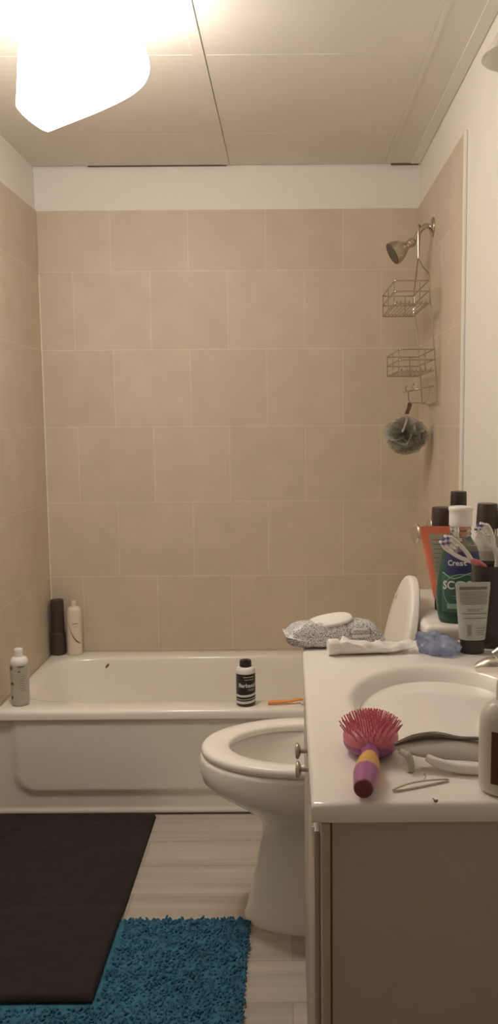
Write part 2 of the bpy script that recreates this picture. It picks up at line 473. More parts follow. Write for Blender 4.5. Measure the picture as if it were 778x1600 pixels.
# ------------------------------------------------------------------ vanity
CT = .826
van = thing('vanity_cabinet', 'beige painted vanity cabinet in the right foreground under the white sink top', 'cabinet', (.28, 1.42, 0))
VX, VY = .28, 1.42
def vb(x0, x1, y0, y1, z0, z1, bev=.0015): return box(B(), x0-VX, x1-VX, y0-VY, y1-VY, z0, z1, bev)
obj('side_panel', vb(.0525, .524, 1.052, 1.066, 0, .797), M['cabinet'], van); obj('side_panel', vb(.0525, .524, 1.834, 1.848, 0, .797), M['cabinet'], van)
obj('back_panel', vb(.512, .525, 1.066, 1.834, 0, .797), M['cabinet'], van); obj('bottom_panel', vb(.0525, .512, 1.066, 1.834, .085, .10), M['cabinet'], van)
bm = B()
box(bm, .038-VX, .0505-VX, 1.049-VY, 1.085-VY, 0, .797, .004, 3); box(bm, .038-VX, .050-VX, 1.815-VY, 1.848-VY, 0, .795, .003)
box(bm, .038-VX, .050-VX, 1.085-VY, 1.815-VY, .745, .797, .0015); box(bm, .038-VX, .050-VX, 1.085-VY, 1.815-VY, .0, .10, .0015)
obj('face_frame', bm, M['cabinet'], van)
obj('gap_strip', vb(.0503, .0527, 1.0535, 1.07, 0, .797, 0), M['cabinet_gap'], van, False)
for y0, y1, ky, lab in ((1.072, 1.433, 1.397, 0), (1.441, 1.835, 1.479, 1)):
    dr = obj('door', vb(.0295, .0378, y0, y1, .085, .775, .002), M['cabinet'], van)
    k = B()
    tube(k, [(.030-VX, ky-VY, .722), (.014-VX, ky-VY, .722)], .0042, 12)
    mt = axis_m((.0155-VX, ky-VY, .722), (-1, 0, 0))
    lathe(k, fillet([(.006, -.002), (.013, .001), (.0155, .004), (.013, .007), (.0, .0085)], 2), 24, mtx=mt)
    kn = obj('knob', k, M['nickel'], dr); kn['label'] = 'round brushed nickel knob'
    if lab == 0:
        k = B(); P = [(.0285, 1.071, .782), (.0280, 1.067, .757), (.0300, 1.069, .725)]  # pale sliver at the near door edge, tapering downward
        tube(k, [(x-VX, y-VY, z) for x, y, z in P], .0016, 6, 5, rs=[.0022, .0018, .0004])
        e = obj('edge_strip', k, M['trim'], dr); e['label'] = 'pale thin strip at the near door edge'

top = thing('sink_top', 'white cultured marble sink top with an oval basin, on the vanity cabinet', 'sink', (.272, 1.44, CT))
SX, SY = .272, 1.44
def sink():
    bm = B(); n = 120
    x0, x1, y0, y1 = .026-SX, .5245-SX, 1.043-SY, 1.858-SY
    a, b = .166, .218
    dirs = [Vector((a*math.cos(2*PI*i/n), b*math.sin(2*PI*i/n))).normalized() for i in range(n)]
    for px, py in ((x0, y0), (x1, y0), (x0, y1), (x1, y1)):
        d = Vector((px, py)).normalized(); k = min(range(n), key=lambda i: -dirs[i].dot(d)); dirs[k] = d
    def outer(d, ins):
        t = 9
        for q, l0, l1 in ((d.x, x0+ins, x1-ins), (d.y, y0+ins, y1-ins)):
            if q > 1e-9: t = min(t, l1/q)
            elif q < -1e-9: t = min(t, l0/q)
        return d*t
    def ell(d, sc):
        r = 1/math.sqrt((d.x/(a*sc))**2+(d.y/(b*sc))**2); return d*r
    rings = [[Vector((*outer(d, ins), z)) for d in dirs] for ins, z in ((.06, -.0275), (.004, -.0275), (.0, -.0245), (0, -.007), (.0015, -.003), (.005, -.0006), (.010, 0))]
    for sc, z in ((1.10, 0), (1.04, .0008), (1.0, -.0008), (.97, -.006), (.93, -.020), (.86, -.050), (.76, -.085), (.62, -.115), (.45, -.132), (.25, -.139), (.1, -.141)):
        rings.append([Vector((*ell(d, sc), z)) for d in dirs])
    loft(bm, rings); return bm
obj('basin_top', sink(), M['marble'], top, angle=70)
bm = B(); lathe(bm, fillet([(.021, -.1405), (.021, -.137), (.014, -.136), (0, -.138)], 2), 24); obj('drain', bm, M['chrome'], top)

fau = thing('faucet', 'chrome sink faucet with lever handles at the right edge of the frame', 'faucet', (.455, 1.44, CT))
bm = B(); box(bm, -.028, .028, -.085, .085, 0.0003, .014, .006, 3); obj('base_plate', bm, M['chrome'], fau)
bm = B(); tube(bm, [(0, 0, .012), (0, 0, .06), (-.02, 0, .095), (-.065, 0, .10), (-.10, 0, .08)], .011, 14, 6, rs=[.015, .012, .011, .010]); obj('spout', bm, M['chrome'], fau)
for s in (-1, 1):
    bm = B(); lathe(bm, fillet([(.017, .013), (.016, .025), (.011, .034), (.0, .036)], 2), 20, c=(-.012, s*.068, 0))
    tube(bm, [(-.010, s*.068, .030), (-.045, s*.082, .037), (-.085, s*.10, .034), (-.108, s*.108, .026)], .009, 14, 5, rs=[.010, .016, .0175, .009], flat=.85)
    obj('lever', bm, M['chrome'], fau)

# ------------------------------------------------------------------ lights as fixtures
lamp = thing('ceiling_lamp', 'lit ceiling lamp with a frosted glass shade above the left side', 'lamp', (-.41, 2.10, ZC-.004))
bm = B(); lathe(bm, fillet([(.075, 0), (.075, -.012), (.05, -.022), (.03, -.028)], 2), 32); obj('canopy', bm, M['white'], lamp)
ax = Vector((-.215, -.02, -.30)); mt = axis_m(Vector((.012, 0, -.012)), ax)
bm = B(); lathe(bm, fillet([(.05, 0.02), (.105, .040), (.150, .070), (.160, .105), (.148, .15), (.110, .225), (.066, .300), (.050, .328), (.046, .334)], 2), 48, mtx=mt)
o = obj('shade', bm, M['lamp'], lamp, angle=80); o['label'] = 'glowing frosted glass shade'
bm = B(); lathe(bm, fillet([(.045, .334), (.043, .339), (.025, .343), (0, .344)], 1), 40, mtx=mt)  # extra glowing disc, added to send more light downward than the shade does
o = obj('glow_disc', bm, M['glow_disc'], lamp, angle=80); o['label'] = 'glowing disc added at the lower end of the shade to throw light down'

vl = thing('vanity_light', 'unlit vanity light with a milk glass shade high on the right wall', 'lamp', (.526, 1.45, 2.06))
bm = B(); box(bm, -.022, .0005, -.33, .33, -.035, .055, .008, 3); obj('back_plate', bm, M['nickel'], vl)
bm = B(); tube(bm, [(-.02, .23, .03), (-.06, .23, .075), (-.078, .23, .07)], .008, 12, 6); obj('arm', bm, M['nickel'], vl)
bm = B()
pr = fillet([(.022, .075), (.030, .055), (.038, .02), (.048, -.025), (.074, -.062), (.078, -.068)], 2)
lathe(bm, pr + [(r-.003, z) for r, z in reversed(pr)], 40, c=(-.078, .23, 0), cap0=False, cap1=False); obj('glass_shade', bm, M['milk'], vl)

# ------------------------------------------------------------------ shower
sh = thing('overhead_shower', 'brushed metal shower head on a bent arm from the right tiled wall', 'shower', (XR, 3.09, 1.99))
bm = B(); lathe(bm, fillet([(.034, .0005), (.034, .005), (.022, .012), (.012, .016)], 2), 28, mtx=axis_m((0, 0, .0), (-1, 0, 0))); obj('flange', bm, M['nickel'], sh)
bm = B(); tube(bm, [(-.004, 0, 0), (-.025, 0, .004), (-.045, 0, -.008), (-.062, 0, -.035), (-.070, 0, -.048)], .0095, 14, 6); obj('arm', bm, M['nickel'], sh)
hd = Vector((-.86, -.12, -.50)).normalized(); h0 = Vector((-.072, 0, -.050))
mt = axis_m(h0, hd)
bm = B(); lathe(bm, fillet([(.010, -.006), (.016, 0), (.016, .014), (.012, .022), (.016, .030), (.026, .042), (.036, .058), (.0405, .074), (.041, .086)], 2), 36, mtx=mt, cap1=True)
bell = obj('bell', bm, M['nickel'], sh)
bm = B(); lathe(bm, [(.0385, .0862), (.037, .0885), (.0, .0885)], 36, mtx=mt)
for rr, nn in ((.010, 6), (.020, 12), (.030, 18)):
    for i in range(nn):
        a = 2*PI*i/nn; ball(bm, mt @ Vector((rr*math.cos(a), rr*math.sin(a), .089)), .0016, 6)
o = obj('spray_face', bm, M['dark_rubber'], bell); o['label'] = 'dark spray face'

cad = thing('shower_caddy', 'two-shelf wire shower caddy hanging from the shower arm', 'caddy', (.49, 3.08, 1.38))
KX, KY, KZ = .49, 3.08, 1.38
def P(*pts): return [(x-KX, y-KY, z-KZ) for x, y, z in pts]
yn, yf = 2.90, 3.26
w = .0023
bm = B()
tube(bm, P((.463, 3.075, 1.88), (.462, 3.075, 1.955), (.463, 3.08, 1.992), (.468, 3.09, 1.998), (.472, 3.10, 1.985), (.470, 3.105, 1.94), (.466, 3.105, 1.88)), w*1.3, 8, 5)
tube(bm, P((.463, 3.075, 1.88), (.468, 2.98, 1.83), (.474, yn, 1.79), (.476, yn, 1.70)), w, 8, 4); tube(bm, P((.466, 3.105, 1.88), (.470, 3.19, 1.82), (.474, yf, 1.76), (.476, yf, 1.70)), w, 8, 4)
hk = obj('hanger', bm, M['wire'], cad)
for y in (yn+.01, yf-.01):
    bm = B(); tube(bm, P((.474, y, 1.79), (.480, y, 1.70), (.495, y, 1.55), (.508, y, 1.375)), w, 8)
    obj('upright', bm, M['wire'], cad)
def basket(x0, x1, z_top, z_mid, z_flr, nw):
    bm = B()
    for z in (z_top, z_mid, z_flr):
        x0z = x0
        pts = P((x1, yn, z), (x0z+.012, yn, z), (x0z, yn+.012, z), (x0z, yf-.012, z), (x0z+.012, yf, z), (x1, yf, z), (x1, yn, z))
        tube(bm, pts, w, 8)
    for i in range(nw):
        x = x0+(x1-x0)*(i+.6)/(nw+.2)
        tube(bm, P((x, yn, z_flr+.008), (x, yn+.012, z_flr), (x, yf-.012, z_flr), (x, yf, z_flr+.008)), w*.85, 7)
    for (x, y) in ((x0, yn+.012), (x0, yf-.012), (x0, (yn+yf)/2), (x1-.03, yn), (x1-.03, yf)):
        tube(bm, P((x, y, z_flr), (x, y, z_top)), w*.9, 7)
    for z in (z_top, z_mid, z_flr): ball(bm, P((x0+.004, yn+.004, z))[0], w*1.9, 8)
    return bm
o = obj('basket', basket(.358, .472, 1.776, 1.741, 1.701, 8), M['wire'], cad)
o = obj('basket', basket(.375, .492, 1.550, 1.515, 1.478, 7), M['wire'], cad)
bm = B()
tube(bm, P((.503, 2.96, 1.43), (.44, 2.97, 1.418), (.425, 3.02, 1.415), (.425, 3.14, 1.415), (.44, 3.2, 1.418), (.503, 3.21, 1.43)), w, 8, 4)
tube(bm, P((.429, 3.06, 1.415), (.430, 3.06, 1.385), (.436, 3.06, 1.374), (.490, 3.06, 1.374), (.5, 3.06, 1.385), (.503, 3.06, 1.43)), w, 8)
for y in (2.99, 3.17):
    tube(bm, P((.44, y, 1.417), (.432, y, 1.428), (.436, y, 1.437)), w, 8); ball(bm, P((.436, y, 1.437))[0], .0045, 8)
for y in (2.91, 3.25): tube(bm, P((.508, y, 1.375), (.508, 3.08, 1.368)), w, 8)
obj('soap_rack', bm, M['wire'], cad)

pf = thing('shower_pouf', 'grey mesh shower pouf hanging below the wire caddy', 'sponge', (.423, 3.06, 1.262))
def pouf():
    bm = B()
    for k in range(30):
        rot = Matrix.Rotation(random.uniform(0, 2*PI), 4, 'Z') @ Matrix.Rotation(random.uniform(0, PI), 4, 'X') @ Matrix.Rotation(random.uniform(0, 2*PI), 4, 'Z')
        n = 30; R = random.uniform(.058, .080); ph = random.uniform(0, 6); fr = random.choice((4, 5, 6, 7))
        prev = None; rows = []
        for j in range(5):
            t = j/4; row = []
            for i in range(n):
                a = 2*PI*i/n
                r = .006 + (R-.006)*t
                zz = .017*t*math.sin(fr*a+ph) + .008*t*math.sin(2*a+ph*2) + .012*t
                row.append(rot @ Vector((r*math.cos(a)*1.0, r*math.sin(a), zz)))
            rows.append(row)
        loft(bm, rows, False, False)
    for v in bm.verts: v.co = Vector((v.co.x*.98, v.co.y*.95, v.co.z*.88-.004))
    return bm
obj('mesh_ruffles', pouf(), M['pouf'], pf, angle=180)
def strap(bm, pts, wd):
    n = len(pts)
    prof = []
    for x, y, z in pts: prof.append([Vector((x-wd, y-.001, z)), Vector((x+wd, y-.001, z)), Vector((x+wd, y+.001, z)), Vector((x-wd, y+.001, z))])
    loft(bm, prof)
bm = B(); strap(bm, [(.012, 0, .113), (.010, -.001, .098), (.004, -.002, .083), (.000, -.002, .072)], .0075)
o = obj('cord', bm, M['ribbon'], pf); o['label'] = 'dark patterned hanging ribbon'
bm = B(); strap(bm, [(.000, -.003, .073), (-.004, -.022, .062), (-.006, -.045, .050), (-.014, -.058, .032), (-.024, -.068, .010)], .0040)
obj('ribbon_tail', bm, M['ribbon2'], pf)

vv = thing('shower_valve', 'chrome shower valve knob on the right tiled wall behind the toiletries', 'faucet', (XR, 3.07, .914))
bm = B(); lathe(bm, fillet([(.040, 0), (.040, .005), (.025, .013), (.013, .016)], 2), 32, mtx=axis_m((0.0005, 0.02, .012), (-1, 0, 0))); obj('escutcheon', bm, M['chrome'], vv)
bm = B(); tube(bm, [(-.012, .015, .010), (-.035, .0, .002), (-.050, -.01, -.004)], .009, 14); obj('stem', bm, M['chrome'], vv)
bm = B(); lathe(bm, fillet([(.012, -.012), (.030, -.008), (.040, .002), (.040, .010), (.028, .015), (0, .017)], 2), 32, mtx=axis_m((-.054, -.012, -.008), (-1, -.25, 0))); obj('knob', bm, M['chrome'], vv)

# ------------------------------------------------------------------ bottles in the tub
def bottle(name, label, loc, rotz, parts, group=None, cat='bottle'):
    t = thing(name, label, cat, loc, rotz, group)
    out = {}
    for nm, prof, m, kw in parts:
        bm = B(); lathe(bm, prof, **kw); out[nm] = obj(nm, bm, m, t)
    return t, out
RIM = .3663
# dark two-tier bottle
body = fillet([(.0, 0), (.027, 0), (.031, .004), (.031, .085), (.029, .092), (.0265, .094)], 2); cap = fillet([(.0268, .094), (.0268, .222), (.025, .229), (.0, .231)], 2)
bottle('shampoo_bottle', 'dark brown bottle in the left back corner of the tub rim', (-.953, 3.418, RIM), 0, [('body', body, M['darkbrown'], {}), ('cap', cap, M['darkbrown'], {})])
body = fillet([(0, 0), (.029, 0), (.031, .003), (.031, .165), (.029, .188), (.020, .198), (.012, .199), (.0105, .2)], 2)
t, pa = bottle('shampoo_bottle', 'cream bottle with a dark swirl beside the dark brown bottle on the back tub rim', (-.885, 3.418, RIM), 0,
    [('body', body, M['cream'], {}), ('cap', fillet([(.0105, .198), (.0105, .221), (.009, .223), (0, .223)], 2), M['cream'], {})])
fnB = wrap(interp(body), off=.0007)
bm = B()
for i in range(14):
    t0, t1 = i/14, (i+1)/14
    def pt(t): return (-.020+.050*t, .135-.085*t-.018*math.sin(t*PI))
    (u0, v0), (u1, v1) = pt(t0), pt(t1); ww = .0015+.003*math.sin(PI*t0)
    a, b, c, d = fnB(u0, v0-ww), fnB(u1, v1-ww), fnB(u1, v1+ww), fnB(u0, v0+ww)
    bm.faces.new([bm.verts.new(q) for q in (a, b, c, d)])
bmesh.ops.remove_doubles(bm, verts=bm.verts, dist=1e-5)
o = obj('swirl_print', bm, M['rust'], pa['body']); o['label'] = 'dark brown swirl'
def marks(parent, fn, m, L):
    for u0, u1, v0, v1 in L: obj('print_line', patch(B(), fn, u0, u1, v0, v1, 6, 2), m, parent)
marks(pa['body'], fnB, M['rust'], [(.0, .022, .131, .134), (.002, .018, .119, .1205)])
body = fillet([(0, 0), (.027, 0), (.0305, .004), (.0305, .140), (.0295, .146)], 2)
t, pa = bottle('conditioner_bottle', 'clear bottle with a white cap on the front left corner of the tub rim', (-.915, 2.796, RIM), 0,
    [('body', body, M['frost'], {}), ('shoulder', fillet([(.0300, .143), (.0295, .153), (.024, .163), (.013, .166)], 2), M['white'], {}), ('cap', fillet([(.013, .166), (.0140, .167), (.0140, .191), (.0125, .193), (0, .193)], 1), M['white'], {})])
fnC = wrap(interp(body), off=.0007)
marks(pa['body'], fnC, M['print'], [(-.027, -.014, .125, .138), (-.025, -.012, .074, .083), (-.024, -.016, .024, .036), (.004, .028, .134, .139), (.006, .012, .118, .123)] + [(.010, .027, .055+k*.008, .0562+k*.008) for k in range(7)])


# shaving cream can
body = fillet([(0, 0), (.030, 0), (.0325, .003), (.0325, .112)], 1)
t, pa = bottle('shaving_cream_can', 'black and white shaving cream can on the front rim of the bathtub', (-.150, 2.777, RIM), 0,
    [('body', body, M['black'], {}), ('collar', fillet([(.0328, .111), (.0328, .119), (.0285, .130), (.0205, .1315)], 1), M['white'], {})], cat='can')
bm = B(); lathe(bm, fillet([(.0200, .131), (.0195, .150), (.0175, .153), (0, .1505)], 1), 32)
box(bm, -.006, .010, -.019, -.010, .146, .157, .002); cp = obj('cap', bm, M['black'], t)
fnK = wrap(interp(body), off=.0006, turn=.15)
text_obj('lettering', 'Barbasol', .0185, M['print_light'], pa['body'], wrap(interp(body), z0=.073, off=.0009, turn=.22), bold=.0004, spacing=.95)
marks(pa['body'], fnK, M['print_light'], [(-.012, .026, .1005, .1025), (-.008, .026, .092, .0935), (.002, .026, .060, .061), (.004, .026, .0555, .0565)])
for v0, hh in ((.033, .0075), (.010, .0085), (.0235, .002)):     # light bands sweeping up to the right
    bm = B(); n = 26; f = lambda u: v0 + .22*max(0, u+.02)**1.35
    a = [bm.verts.new(fnK(-.045+.09*i/n, f(-.045+.09*i/n))) for i in range(n+1)]; b = [bm.verts.new(fnK(-.045+.09*i/n, f(-.045+.09*i/n)+hh)) for i in range(n+1)]
    for i in range(n): bm.faces.new((a[i], a[i+1], b[i+1], b[i]))
    obj('stripe', bm, M['print_light'], pa['body'])

# disposable razor
rz = thing('disposable_razor', 'orange disposable razor lying on the front tub rim', 'razor', (-.01, 2.772, RIM), math.radians(6))
bm = B(); tube(bm, [(-.066, 0, .009), (-.04, 0, .0095), (0, 0, .010), (.028, 0, .0135), (.043, 0, .0155), (.052, 0, .013)], .006, 14, 5, rs=[.0075, .0078, .0065, .006, .0055, .004], flat=.8); obj('handle', bm, M['razor_orange'], rz)
bm = B(); box(bm, .046, .057, -.020, .020, .0015, .010, .002, 2, Matrix.Rotation(math.radians(-12), 4, 'Y')); hd_ = obj('head', bm, M['cream'], rz, loc=(0, 0, -.008))
hd_.location = (.0, 0, -.009)
bm = B(); box(bm, .0475, .050, -.0185, .0185, .0008, .0022, 0); obj('blade', bm, M['chrome'], hd_, False)
hd_.location = (0, 0, -.0095)

# ------------------------------------------------------------------ on the toilet tank
TK = .8395
# mouthwash
MW = thing('mouthwash_bottle', 'large green mouthwash bottle with a white cap on the toilet tank', 'bottle', (.402, 1.978, TK))
mprof = [(0, 0), (.046, .0), (.050, .006), (.055, .045), (.0565, .070), (.053, .105), (.0475, .145), (.042, .170)]
mp = fillet(mprof, 2)
bm = B(); lathe(bm, mp, 48, 1, .62, pw=2.3); mb = obj('body', bm, M['green'], MW)
cl = fillet([(.042, .1695), (.037, .182), (.028, .196), (.0245, .202), (.0245, .206), (.0265, .208), (.0245, .211), (.0245, .216), (.0262, .219), (.0245, .222), (.0245, .229)], 1)
bm = B(); lathe(bm, cl, 40, 1, .8); obj('neck', bm, M['clear'], MW)['label'] = 'clear empty neck of the bottle'
bm = B(); lathe(bm, fillet([(.0262, .228), (.0268, .229), (.0268, .262), (.0285, .265), (.0285, .270), (.026, .2735), (0, .2735)], 1), 40); obj('cap', bm, M['white'], MW)
fM = lambda off, z0=0: wrap(interp(mp), 1, .62, z0, off, 0, 0, 2.3)
bm = B(); patch(bm, fM(.0006), -.040, .050, .117, .170, 24, 8); obj('label_patch', bm, M['bluelabel'], mb)['label'] = 'dark blue upper label'
text_obj('lettering', 'Crest', .0175, M['print_light'], mb, (lambda f: (lambda u, v: f(u-.013, v)))(fM(.0012, .143)), bold=.0004, stretch=1.0)
bm = B(); patch(bm, fM(.0006), -.052, .052, .028, .1165, 24, 8); obj('label_patch', bm, M['greenlabel'], mb)['label'] = 'green lower label'
bm = B(); ringpatch(bm, fM(.001), 0, .078, .046, .040, .0016)
for i in range(20):
    u0 = -.05+.1*i/20; u1 = u0+.005
    g = lambda u: .112+.006*math.sin(u*90)+.06*(u*u*8)
    bm.faces.new([bm.verts.new(fM(.001)(*q)) for q in ((u0, g(u0)), (u1, g(u1)), (u1, g(u1)+.003), (u0, g(u0)+.003))])
patch(bm, fM(.0011), -.034, .034, .036, .048, 16, 2); patch(bm, fM(.0011), -.022, .030, .066, .0675, 12, 1); patch(bm, fM(.0011), -.020, .030, .060, .0612, 12, 1)
obj('label_print', bm, M['mint'], mb)['label'] = 'mint green oval, banner and small print'
text_obj('lettering', 'SCOPE', .027, M['print_light'], mb, (lambda f: (lambda u, v: f(u-.006, v)))(fM(.0014, .091)), bold=.0006)

# orange tube standing on its cap
TB = thing('squeeze_tube', 'orange squeeze tube with ribbed sides standing on its black cap', 'tube', (.388, 2.098, TK), math.radians(-4))
def flat_tube(bm, w0, d0, w1, z0, z1, crimp=.012, n=40, m=18, rib=0, lean=0, pwr=1.0):
    rings = []
    for j in range(m+1):
        t = j/m; z = z0+(z1-z0)*t
        wd = w0+(w1-w0)*t; dp = d0*(1-t**1.6)+.0016
        wv = 1+(rib*math.sin(j*PI*.98) if 0 < j < m else 0)
        r = []
        for i in range(n):
            a = 2*PI*i/n; c, s = math.cos(a), math.sin(a)
            e = 2/2.4
            r.append(Vector((math.copysign(abs(c)**e, c)*wd*wv+lean*t, math.copysign(abs(s)**e, s)*dp, z)))
        rings.append(r)
    z = z1+crimp; rings.append([Vector((p.x, math.copysign(.0014, p.y), z)) for p in rings[-1]])
    return loft(bm, rings)
def tube_face(w0, d0, w1, z0, z1, off=.0008, lean=0):
    def fn(u, v):       # u in -1..1 across the front, v = z
        t = (v-z0)/(z1-z0); t = min(1, max(0, t))
        wd = w0+(w1-w0)*t; dp = d0*(1-t**1.6)+.0016
        c = u
        s = (1-abs(c)**2.4)**(1/2.4)
        return Vector((c*wd+lean*t, -s*dp-off, v))
    return fn
bm = B(); lathe(bm, fillet([(0, 0), (.0225, 0), (.0235, .002), (.0245, .030), (0, .030)], 1), 32, 1, .8); obj('cap', bm, M['black'], TB)
bm = B(); flat_tube(bm, .026, .020, .051, .0295, .195, .016, m=34, rib=.030, lean=-.010); ob = obj('body', bm, M['orange'], TB)
ff = tube_face(.026, .020, .051, .0295, .195, .0016, -.010)
bm = B(); patch(bm, lambda u, v: ff(u, v), -.60, .85, .040, .192, 14, 16); lp = obj('label_panel', bm, M['greylabel'], ob); lp['label'] = 'greyish green label panel'
bm = B()
for k in range(8): patch(bm, lambda u, v: ff(u, v)+Vector((0, -.0006, 0)), -.5, .5-.13*(k % 3), .100+k*.011, .1018+k*.011, 8, 1)
obj('label_print', bm, M['print'], lp)

# dark capped bottles behind
body = fillet([(0, 0), (.016, 0), (.018, .004), (.0245, .120), (.0265, .185), (.0262, .197)], 2)
t, pa = bottle('lotion_bottle', 'dark-capped bottle standing behind the orange squeeze tube on the toilet tank', (.399, 2.20, TK), 0,
    [('body', body, M['darkbrown'], {}), ('cap', fillet([(.0262, .196), (.0272, .198), (.0272, .245), (.0255, .249), (0, .249)], 1), M['darkbrown'], {})])
body = fillet([(0, 0), (.027, 0), (.030, .004), (.030, .215), (.026, .232), (.020, .236)], 2)
t, pa = bottle('spray_can', 'tallest black-capped can behind the white cap of the mouthwash bottle', (.457, 2.28, TK), 0,
    [('body', body, M['darkbrown'], {}), ('cap', fillet([(.0205, .232), (.0225, .234), (.0215, .280), (.0205, .283), (0, .283)], 1), M['black'], {})], cat='can')
body = fillet([(0, 0), (.030, 0), (.032, .004), (.032, .150), (.030, .180), (.023, .192)], 2)
t, pa = bottle('lotion_bottle', 'pale clear bottle with a wide dark cap at the right end of the tank', (.4885, 2.08, TK), 0,
    [('body', body, M['frost'], {}), ('collar', fillet([(.023, .191), (.0245, .195), (.0245, .207), (.023, .209)], 1), M['clear'], {}), ('cap', fillet([(.026, .208), (.0275, .2095), (.0245, .266), (.023, .270), (0, .270)], 1), M['darkbrown'], {})])
bm = B(); fq = wrap(interp(body), off=.0008); patch(bm, fq, -.040, .030, .035, .155, 14, 4); obj('label_panel', bm, M['greylabel'], pa['body'])

# ------------------------------------------------------------------ on the counter
# grey tube
GT = thing('cream_tube', 'silver grey cream tube standing on its black cap beside the black tumbler', 'tube', (.384, 1.752, CT+.0005), math.radians(4))
bm = B(); lathe(bm, fillet([(0, 0), (.0245, 0), (.0255, .002), (.0262, .029), (.0245, .0305), (0, .0305)], 1), 36, 1, .78); obj('cap', bm, M['black'], GT)
bm = B(); flat_tube(bm, .0268, .0195, .037, .0300, .137, .012); gb = obj('body', bm, M['tube_grey'], GT)
gf = tube_face(.0268, .0195, .037, .030, .137, .0012)
bm = B()
def gl(u0, u1, z, h=.0011): patch(bm, gf, u0, u1, z, z+h, 10, 1)
for k in range(9): gl(-.84, .84-(.1 if k in (3, 8) else 0), .111+k*.0028 if False else .1045+k*.0031, .0010)
for z, u0, u1 in ((.094, -.5, .55), (.0905, -.4, .35), (.085, -.85, .85), (.0755, -.75, .85), (.055, .1, .8), (.050, .1, .75), (.046, .1, .6), (.0415, .1, .8)): gl(u0, u1, z)
gl(-.8, .8, .134, .006); gl(-.62, -.22, .0618, .0008); gl(-.62, -.22, .0395, .0008)
for k in range(9):
    u = -.56+k*.035; patch(bm, gf, u, u+(.020 if k % 3 else .009), .041, .061, 1, 3)
obj('label_print', bm, M['print'], gb)['label'] = 'rows of small print and a barcode'

# tumbler with toothbrushes
cup = thing('tumbler', 'tall black tumbler holding toothbrushes at the far right corner of the counter', 'cup', (.438, 1.815, CT+.0005))
pr = fillet([(0, 0), (.038, 0), (.040, .003), (.0405, .08), (.0415, .176), (.0405, .178), (.0388, .175), (.0378, .08), (.037, .008), (0, .006)], 1)
bm = B(); lathe(bm, pr, 40, pw=3.2); obj('cup_body', bm, M['black'], cup)
def toothbrush(label, base, neck, split, head, hdir, m_handle, m_neck):
    t = thing('toothbrush', label, 'toothbrush', base)
    b = Vector(base); L = lambda p: Vector(p)-b
    bm = B(); tube(bm, [L(base), L(base)*.0+(L(neck))*.5, L(neck), L(split)+(Vector(head)-Vector(split))*.06], .0055, 14, 5, rs=[.0055, .0065, .0082, .0078, .006]); obj('handle', bm, m_handle, t)
    d = (Vector(head)-Vector(split)); side = d.cross(Vector((0, 1, 0))).normalized()
    bm = B(); s = L(split)-d*.02
    for k in (-1, 1):
        tube(bm, [s, s+d*.35+side*.0085*k, s+d*.75+side*.0122*k, s+d*1.0+side*.0112*k, s+d*1.1+side*.004*k], .0030, 10, 5, rs=[.0055, .0046, .0046, .0052, .004])
    tube(bm, [s+d*.80-side*.010, s+d*.80+side*.010], .0042, 10); tube(bm, [s+d*.98-side*.010, s+d*.98+side*.010], .0046, 10)
    nk = obj('neck', bm, m_neck, t)
    bmw = B(); bmb = B(); hv = Vector(hdir).normalized()
    for i in range(5):
        for j in range(3):
            p = s+d*(.70+.10*i)+side*(j-1)*.0078
            q = p+hv*.0115
            tube(bmb if (i+j) % 2 and i > 1 else bmw, [p, q], .0030, 7)
    hd2 = obj('bristles', bmw, M['white'], nk); hb2 = obj('bristles', bmb, M['brushblue'], nk); hb2['label'] = 'blue bristle tufts'
    t['group'] = 'toothbrushes in the black tumbler'
    return t
toothbrush('white toothbrush with a pink handle leaning left over the mouthwash label', (.455, 1.826, CT+.012), (.420, 1.800, .993), (.390, 1.795, 1.013), (.333, 1.780, 1.058), (-.55, -.75, .35), M['brushpink'], M['brushclear'])
toothbrush('clear white toothbrush with dark blue bristles at the right frame edge', (.430, 1.835, CT+.012), (.452, 1.815, 1.008), (.440, 1.812, 1.040), (.414, 1.806, 1.083), (-.9, -.25, .30), M['brushclear'], M['brushclear'])

# crumpled blue film
cw = B()
bmesh.ops.create_icosphere(cw, subdivisions=4, radius=1)
for v in cw.verts:
    n0 = v.co.copy(); q = n0*1.7
    d = 1+.30*noise.noise(q*1.1+Vector((3, 1, 0)))+.16*noise.noise(q*2.6)+.07*noise.noise(q*6)
    x, y, z = n0*d
    z = z if z > -.55 else -.55
    lobe = 1+.25*math.sin(x*3+.5)
    v.co = Vector((x*.046, y*.030*lobe, (z+.55)*.024*(1.15-.35*x)))
o = obj('plastic_wrapper', cw, M['blue_film'], None, angle=60, loc=(.313, 1.748, CT+.0008))
tag(o, 'crumpled translucent blue plastic wrapper on the counter in front of the toilet tank', 'wrapper')

